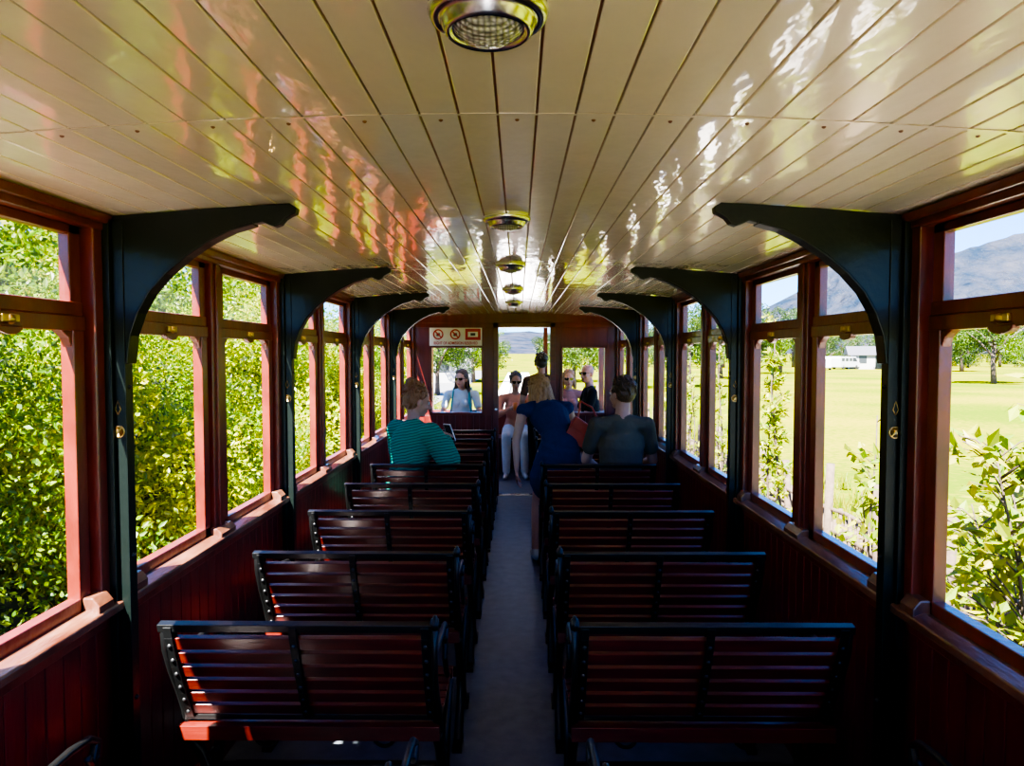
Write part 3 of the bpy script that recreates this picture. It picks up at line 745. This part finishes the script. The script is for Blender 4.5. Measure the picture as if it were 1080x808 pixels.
    for s in(-1,1):
        B.ell(H((s*.076,-.006,-.012)),(.010,.019,.031),'skin',Rh); B.ell(H((s*.03,.074,.022)),(.020,.012,.008),'skin',Rh)
        B.ell(H((s*.035,.058,-.035)),(.022,.022,.02),'skin',Rh); B.ell(H((s*.010,.098,-.036)),(.008,.010,.007),'skin',Rh)
    B.ell(H((0,.086,-.060)),(.024,.011,.005),'lip',Rh); B.ell(H((0,.085,-.069)),(.020,.011,.006),'lip',Rh)
    B.build('body',['skin','top','bot','shoe','lip'],[skin(sk),top,bottom,shoe,M['lip']],e)
    b=MB()
    for s in(-1,1):
        c=H((s*.03,.076,.004)); ax=tuple(Rh@np.array([0,1,0]))
        b.lathe([(.0135,0),(.012,.006),(.007,.011),(.0,.0125)],tuple(c),0,12,ax)
        b.lathe([(.006,.0115),(.003,.0135),(0,.014)],tuple(c),1,10,ax)
    b.obj('eyes',['eyew','iris'],parent=e)
    if shades:
        b=MB()
        for s in(-1,1):
            pl=[(s*.006,.017),(s*.055,.019),(s*.058,.0),(s*.048,-.018),(s*.022,-.021),(s*.008,-.010)]
            b.prism(pl,.098,.103,0,mp=lambda p,y:tuple(H((p[0],y-abs(p[0])*.22,p[1]+.004))))
            b.tube([H((s*.058,.088,.012)),H((s*.078,.05,.012)),H((s*.080,0,.008))],.003,0,6)
        b.tube([H((-.01,.103,.014)),H((.01,.103,.014))],.003,0,6)
        b.obj('sunglasses',['shades'],parent=e)
    if hairstyle!='bald':
        G=Body(); 
        G.ell(H((0,-.026,.046)),(.083,.094,.088),'h',Rh)
        G.ell(H((0,-.05,.0)),(.078,.066,.082 if hairstyle!='short' else .066),'h',Rh)
        rg=random.Random(sum(map(ord,name)))
        for i in range(110):
            a=rg.uniform(0,6.283); el=rg.uniform(-.1,1.5)
            u=np.array([math.cos(a)*math.cos(el),math.sin(a)*math.cos(el),math.sin(el)])
            if u[1]>.72 and u[2]<.55: continue
            c0=np.array([0,-.026,.046])+u*np.array([.080,.092,.086]); t=np.array([-u[1]*.3+rg.uniform(-.5,.5),-.5,-.6+rg.uniform(-.3,.5)]); t-=u*(t@u); t/=np.linalg.norm(t)
            ln=rg.uniform(.025,.05); G.cap(H(c0),.0085,H(c0+t*ln+u*(.006+(.010 if hairstyle=='messy' else 0))),.004,'h',None,6)
        if hairstyle in('long','shoulder'):
            ln=.24 if hairstyle=='long' else .17
            for i in range(60):
                a=math.pi+rg.uniform(-.15,math.pi+.15); u=np.array([math.cos(a),math.sin(a),0])
                p=np.array([0,-.02,.04])+u*np.array([.08,.085,0]); wv=rg.uniform(0,6)
                for j in range(5):
                    q=p+np.array([math.sin(wv+j)*.008+u[0]*.004,u[1]*.006+math.cos(wv+j)*.006,-ln/5*rg.uniform(.85,1.1)])
                    G.cap(H(p),.015-.0015*j,H(q),.0135-.0015*j,'h',None,6); p=q
        if hairstyle in('bun','messy'):
            bc=np.array([0,-.10,.10]) if hairstyle=='bun' else np.array([0,-.085,.125])
            G.ell(H(bc),(.05,.045,.042),'h',Rh)
            for i in range(30):
                u=rv(); c0=bc+u*np.array([.045,.04,.038]); t=rv(); G.cap(H(c0),.007,H(c0+t*.035+u*.012),.003,'h',None,6)
            for i in range(18):
                a=rg.uniform(3.3,6.1); p=np.array([math.cos(a)*.074,math.sin(a)*.085-.02,-.02]); G.cap(H(p),.006,H(p+np.array([math.cos(a)*.025,-.01,-.06])),.003,'h',None,6)
        if hairstyle=='short':
            for s in(-1,1): G.cap(H((s*.074,.012,.03)),.012,H((s*.076,.008,-.015)),.005,'h',None,8)
        G.build('hair',['h'],[hair],e,vox=.0055,smooth=1)
    return e
def seated(dz=0,lean=0.0,hx=0,head_z=1.30,knee=.44,spread=.12):
    J=dict(pel=(0,0,.60),waist=(0,.02*lean,.76),chest=(0,.10*lean,.95+dz*.5),neck=(0,.17*lean-.005,1.125+dz),head=(hx,.17*lean+.035,head_z),
     shL=(-.185,.15*lean,1.085+dz),shR=(.185,.15*lean,1.085+dz),elL=(-.25,.10+.1*lean,.84),elR=(.25,.10+.1*lean,.84),wrL=(-.13,.33,.74),wrR=(.13,.33,.74),
     hiL=(-.085,.03,.59),hiR=(.085,.03,.59),knL=(-spread,knee,.56),knR=(spread,knee,.56),anL=(-spread,knee-.02,.10),anR=(spread,knee-.02,.10))
    return J
def stripes():
    m,nt,b=newmat('green_striped_knit'); b.inputs['Roughness'].default_value=.85; b.inputs['Specular IOR Level'].default_value=.2
    tc=nt.nodes.new('ShaderNodeTexCoord'); mp=nt.nodes.new('ShaderNodeMapping'); mp.inputs['Rotation'].default_value=(0,R(14),0)
    w_=nt.nodes.new('ShaderNodeTexWave'); w_.bands_direction='Z'; w_.inputs['Scale'].default_value=15; w_.inputs['Distortion'].default_value=2.5; w_.inputs['Detail'].default_value=1; w_.inputs['Detail Scale'].default_value=.8
    nt.links.new(tc.outputs['Object'],mp.inputs[0]); nt.links.new(mp.outputs[0],w_.inputs['Vector'])
    cr=nt.nodes.new('ShaderNodeValToRGB'); cr.color_ramp.elements[0].position=.08; cr.color_ramp.elements[1].position=.3
    cr.color_ramp.elements[0].color=(.006,.085,.065,1); cr.color_ramp.elements[1].color=(.015,.27,.18,1)
    nt.links.new(w_.outputs['Fac'],cr.inputs[0]); nt.links.new(cr.outputs[0],b.inputs['Base Color'])
    bp=nt.nodes.new('ShaderNodeBump'); bp.inputs['Strength'].default_value=.6; bp.inputs['Distance'].default_value=.01; nt.links.new(w_.outputs['Fac'],bp.inputs['Height']); nt.links.new(bp.outputs[0],b.inputs['Normal'])
    return m
blond=hairmat('blond_hair',(.24,.11,.04),(.45,.24,.10)); brown=hairmat('brown_hair',(.035,.015,.008),(.085,.038,.018)); dkh=hairmat('dark_hair',(.010,.007,.005),(.025,.015,.010)); ginger=hairmat('auburn_hair',(.18,.07,.027),(.36,.16,.07))
jeans=cloth('blue_trousers',(.03,.05,.09)); blackc=cloth('black_cloth',(.006,.006,.007)); whitec=cloth('white_cloth',(.6,.59,.56))
shoeb=mat('shoe_dark',(.03,.03,.03),.6,var=.1); shoew=mat('shoe_light',(.5,.48,.45),.6,var=.1)
J=seated(dz=-.03,lean=.5,head_z=1.285); 
J.update(wrL=(-.05,.34,.98),wrR=(.07,.34,.98),elL=(-.27,.17,.86),elR=(.28,.17,.86))
person('seated_woman_green_jumper',(-.80,5.20),R(-40),J,'pink',stripes(),jeans,shoew,ginger,'messy',head=(R(-25),R(-14),R(3)),puff=.042,curl=.8)
b=MB(); b.obox((0,0,0),(.038,0,0),(0,.004,0),(0,0,.075),0); b.obox((0,.0045,0),(.035,0,0),(0,.0006,0),(0,0,.07),1)
ph=b.obj('smartphone',['white','winblk'],bevel=.003); ph.parent=bpy.data.objects['seated_woman_green_jumper']; ph.location=(.01,.445,1.02); ph.rotation_euler=(R(-25),0,R(180))
J=seated(dz=.035,lean=-.15,head_z=1.345)
person('seated_man_grey_shirt',(.80,5.19),R(0),J,'pink',cloth('grey_brown_shirt',(.085,.072,.055)),jeans,shoeb,brown,'short',head=(R(35),0,0),female=False,sleeve='short',puff=.006)
J=dict(pel=(.07,-.04,.90),waist=(.04,.02,1.03),chest=(0,.10,1.12),neck=(-.06,.19,1.24),head=(-.09,.27,1.335),
 shL=(-.225,.15,1.185),shR=(.13,.15,1.205),elL=(-.28,.12,.94),elR=(.22,.28,.98),wrL=(-.275,.08,.72),wrR=(.20,.45,.86),
 hiL=(-.03,-.03,.86),hiR=(.15,-.03,.86),knL=(-.10,.03,.48),knR=(.13,.06,.48),anL=(-.12,-.02,.10),anR=(.12,.03,.10))
navy=cloth('navy_dress',(.012,.026,.095))
person('standing_woman_navy_dress',(.30,5.50),R(0),J,'fair',navy,navy,shoew,blond,'long',head=(R(12),R(-8),R(-6)),sleeve='none',legs='dress',
  skirt=[((.06,-.03,.86),.175,(.02,-.0,.66),.195)],handdir={'L':((0,.25,-1),(1,0,0)),'R':((0,1,-.3),(0,0,-1))},curl=.5)
M['bag']=mat('red_bag',(.42,.045,.015),.45,var=.15,bump=.2); 
b=MB(); b.obox((0,0,0),(.11,0,0),(0,.045,0),(0,0,.09),0); b.obox((0,-.002,.045),(.115,0,0),(0,.05,0),(0,0,.04),0)
b.tube([(-.09,0,.07),(-.12,.02,.15),(-.15,.05,.20)],.008,0,6); b.tube([(.09,0,.07),(.05,.0,.16),(-.05,.03,.215),(-.15,.05,.20)],.008,0,6)
bg=b.obj('shoulder_bag',['bag'],bevel=.025); bg.parent=bpy.data.objects['standing_woman_navy_dress']; bg.location=(.23,-.05,1.02); bg.rotation_euler=(0,R(35),0)
salmon=cloth('salmon_shirt',(.58,.22,.14))
J=seated(dz=-.05,lean=.7,head_z=1.265); J.update(wrL=(-.06,.36,.92),wrR=(.06,.36,.92),elL=(-.23,.2,.82),elR=(.23,.2,.82))
person('seated_person_salmon_shirt',(.0,9.58),R(180),J,'tan',salmon,whitec,shoew,dkh,'short',head=(R(8),R(-8),0),shades=True,curl=.9)
b=MB(); b.lathe([(0,0),(.03,0),(.04,.1),(.037,.1),(.028,.006),(0,.006)],(0,0,0),0,16); 
M['cup']=mat('orange_cup',(.8,.2,.04),.4,var=.05)
cp=b.obj('cup',['cup']); cp.parent=bpy.data.objects['seated_person_salmon_shirt']; cp.location=(0,.44,.90)
J=dict(pel=(0,0,.86),waist=(0,0,1.0),chest=(0,0,1.16),neck=(0,0,1.35),head=(0,.03,1.52),shL=(-.185,0,1.30),shR=(.185,0,1.30),elL=(-.25,-.02,1.05),elR=(.25,-.02,1.05),wrL=(-.24,.12,.84),wrR=(.24,.12,.84),
 hiL=(-.085,0,.82),hiR=(.085,0,.82),knL=(-.10,.02,.46),knR=(.10,.02,.46),anL=(-.10,-.02,.10),anR=(.10,-.02,.10))
person('standing_person_brown_top',(.33,8.95),R(10),J,'tan',cloth('brown_top',(.08,.045,.028)),blackc,shoeb,dkh,'short',sleeve='short')
person('seated_woman_sunglasses',(.72,9.62),R(180),seated(lean=.2,head_z=1.29),'fair',cloth('dusty_pink_top',(.35,.15,.15)),jeans,shoew,blond,'shoulder',shades=True)
J=seated(dz=.07,lean=.05,head_z=1.385,knee=.42)
person('seated_bald_man_black_shirt',(.95,8.88),R(95),J,'pink',blackc,jeans,shoeb,dkh,'bald',head=(R(40),0,0),female=False,sleeve='short',shades=True)
person('seated_woman_backpack',(-.74,9.60),R(180),seated(lean=.2,head_z=1.29),'fair',cloth('pale_shirt',(.5,.58,.6)),jeans,shoew,brown,'long',head=(R(-20),0,0),sleeve='short',shades=True)
b=MB(); M['teal']=mat('teal_strap',(.04,.25,.30),.7,var=.1)
for s in(-1,1): b.tube([(s*.10,-.10,1.13),(s*.11,.0,1.165),(s*.11,.10,1.10),(s*.12,.155,.98),(s*.14,.13,.84),(s*.15,.02,.78)],.014,0,6)
b.obox((0,-.17,.98),(.13,0,0),(0,.055,0),(0,0,.19),0)
bp_=b.obj('backpack',['teal'],bevel=.01); bp_.parent=bpy.data.objects['seated_woman_backpack']

# ------------------------------------------------------------------ light, sky, camera
w=bpy.data.worlds.new('World'); S.world=w; w.use_nodes=True; nt=w.node_tree
sky=nt.nodes.new('ShaderNodeTexSky'); sky.sky_type='NISHITA'; sky.sun_disc=False; sky.sun_elevation=R(52); sky.sun_rotation=R(205); sky.air_density=1.0; sky.dust_density=.1; sky.ozone_density=3
tint=nt.nodes.new('ShaderNodeMix'); tint.data_type='RGBA'; tint.blend_type='MULTIPLY'; tint.inputs[0].default_value=1; tint.inputs[7].default_value=(.17,.42,.90,1)
nt.links.new(sky.outputs[0],tint.inputs[6])
bg=nt.nodes['Background']; bg.inputs[1].default_value=.12; nt.links.new(tint.outputs[2],bg.inputs[0])
sl=bpy.data.lights.new('sun','SUN'); sl.energy=8.0; sl.angle=R(.53); sl.color=(1,.95,.88)
so=bpy.data.objects.new('sun',sl); COL.objects.link(so); so.location=(-20,0,40)
el,az=R(53),R(-157)
d=Vector((math.sin(az)*math.cos(el),math.cos(az)*math.cos(el),math.sin(el)))
so.rotation_euler=d.to_track_quat('Z','Y').to_euler()
cd=bpy.data.cameras.new('camera'); cam=bpy.data.objects.new('camera',cd); COL.objects.link(cam)
cd.sensor_width=36; cd.lens=740/1080*36; cd.clip_end=6000; cd.clip_start=.05
cam.location=(.04,0,1.65); cam.rotation_euler=(R(90-2.47),0,R(.54)); S.camera=cam
S.view_settings.view_transform='AgX'; S.view_settings.look='AgX - High Contrast'; S.view_settings.exposure=2.55; S.view_settings.gamma=1.36
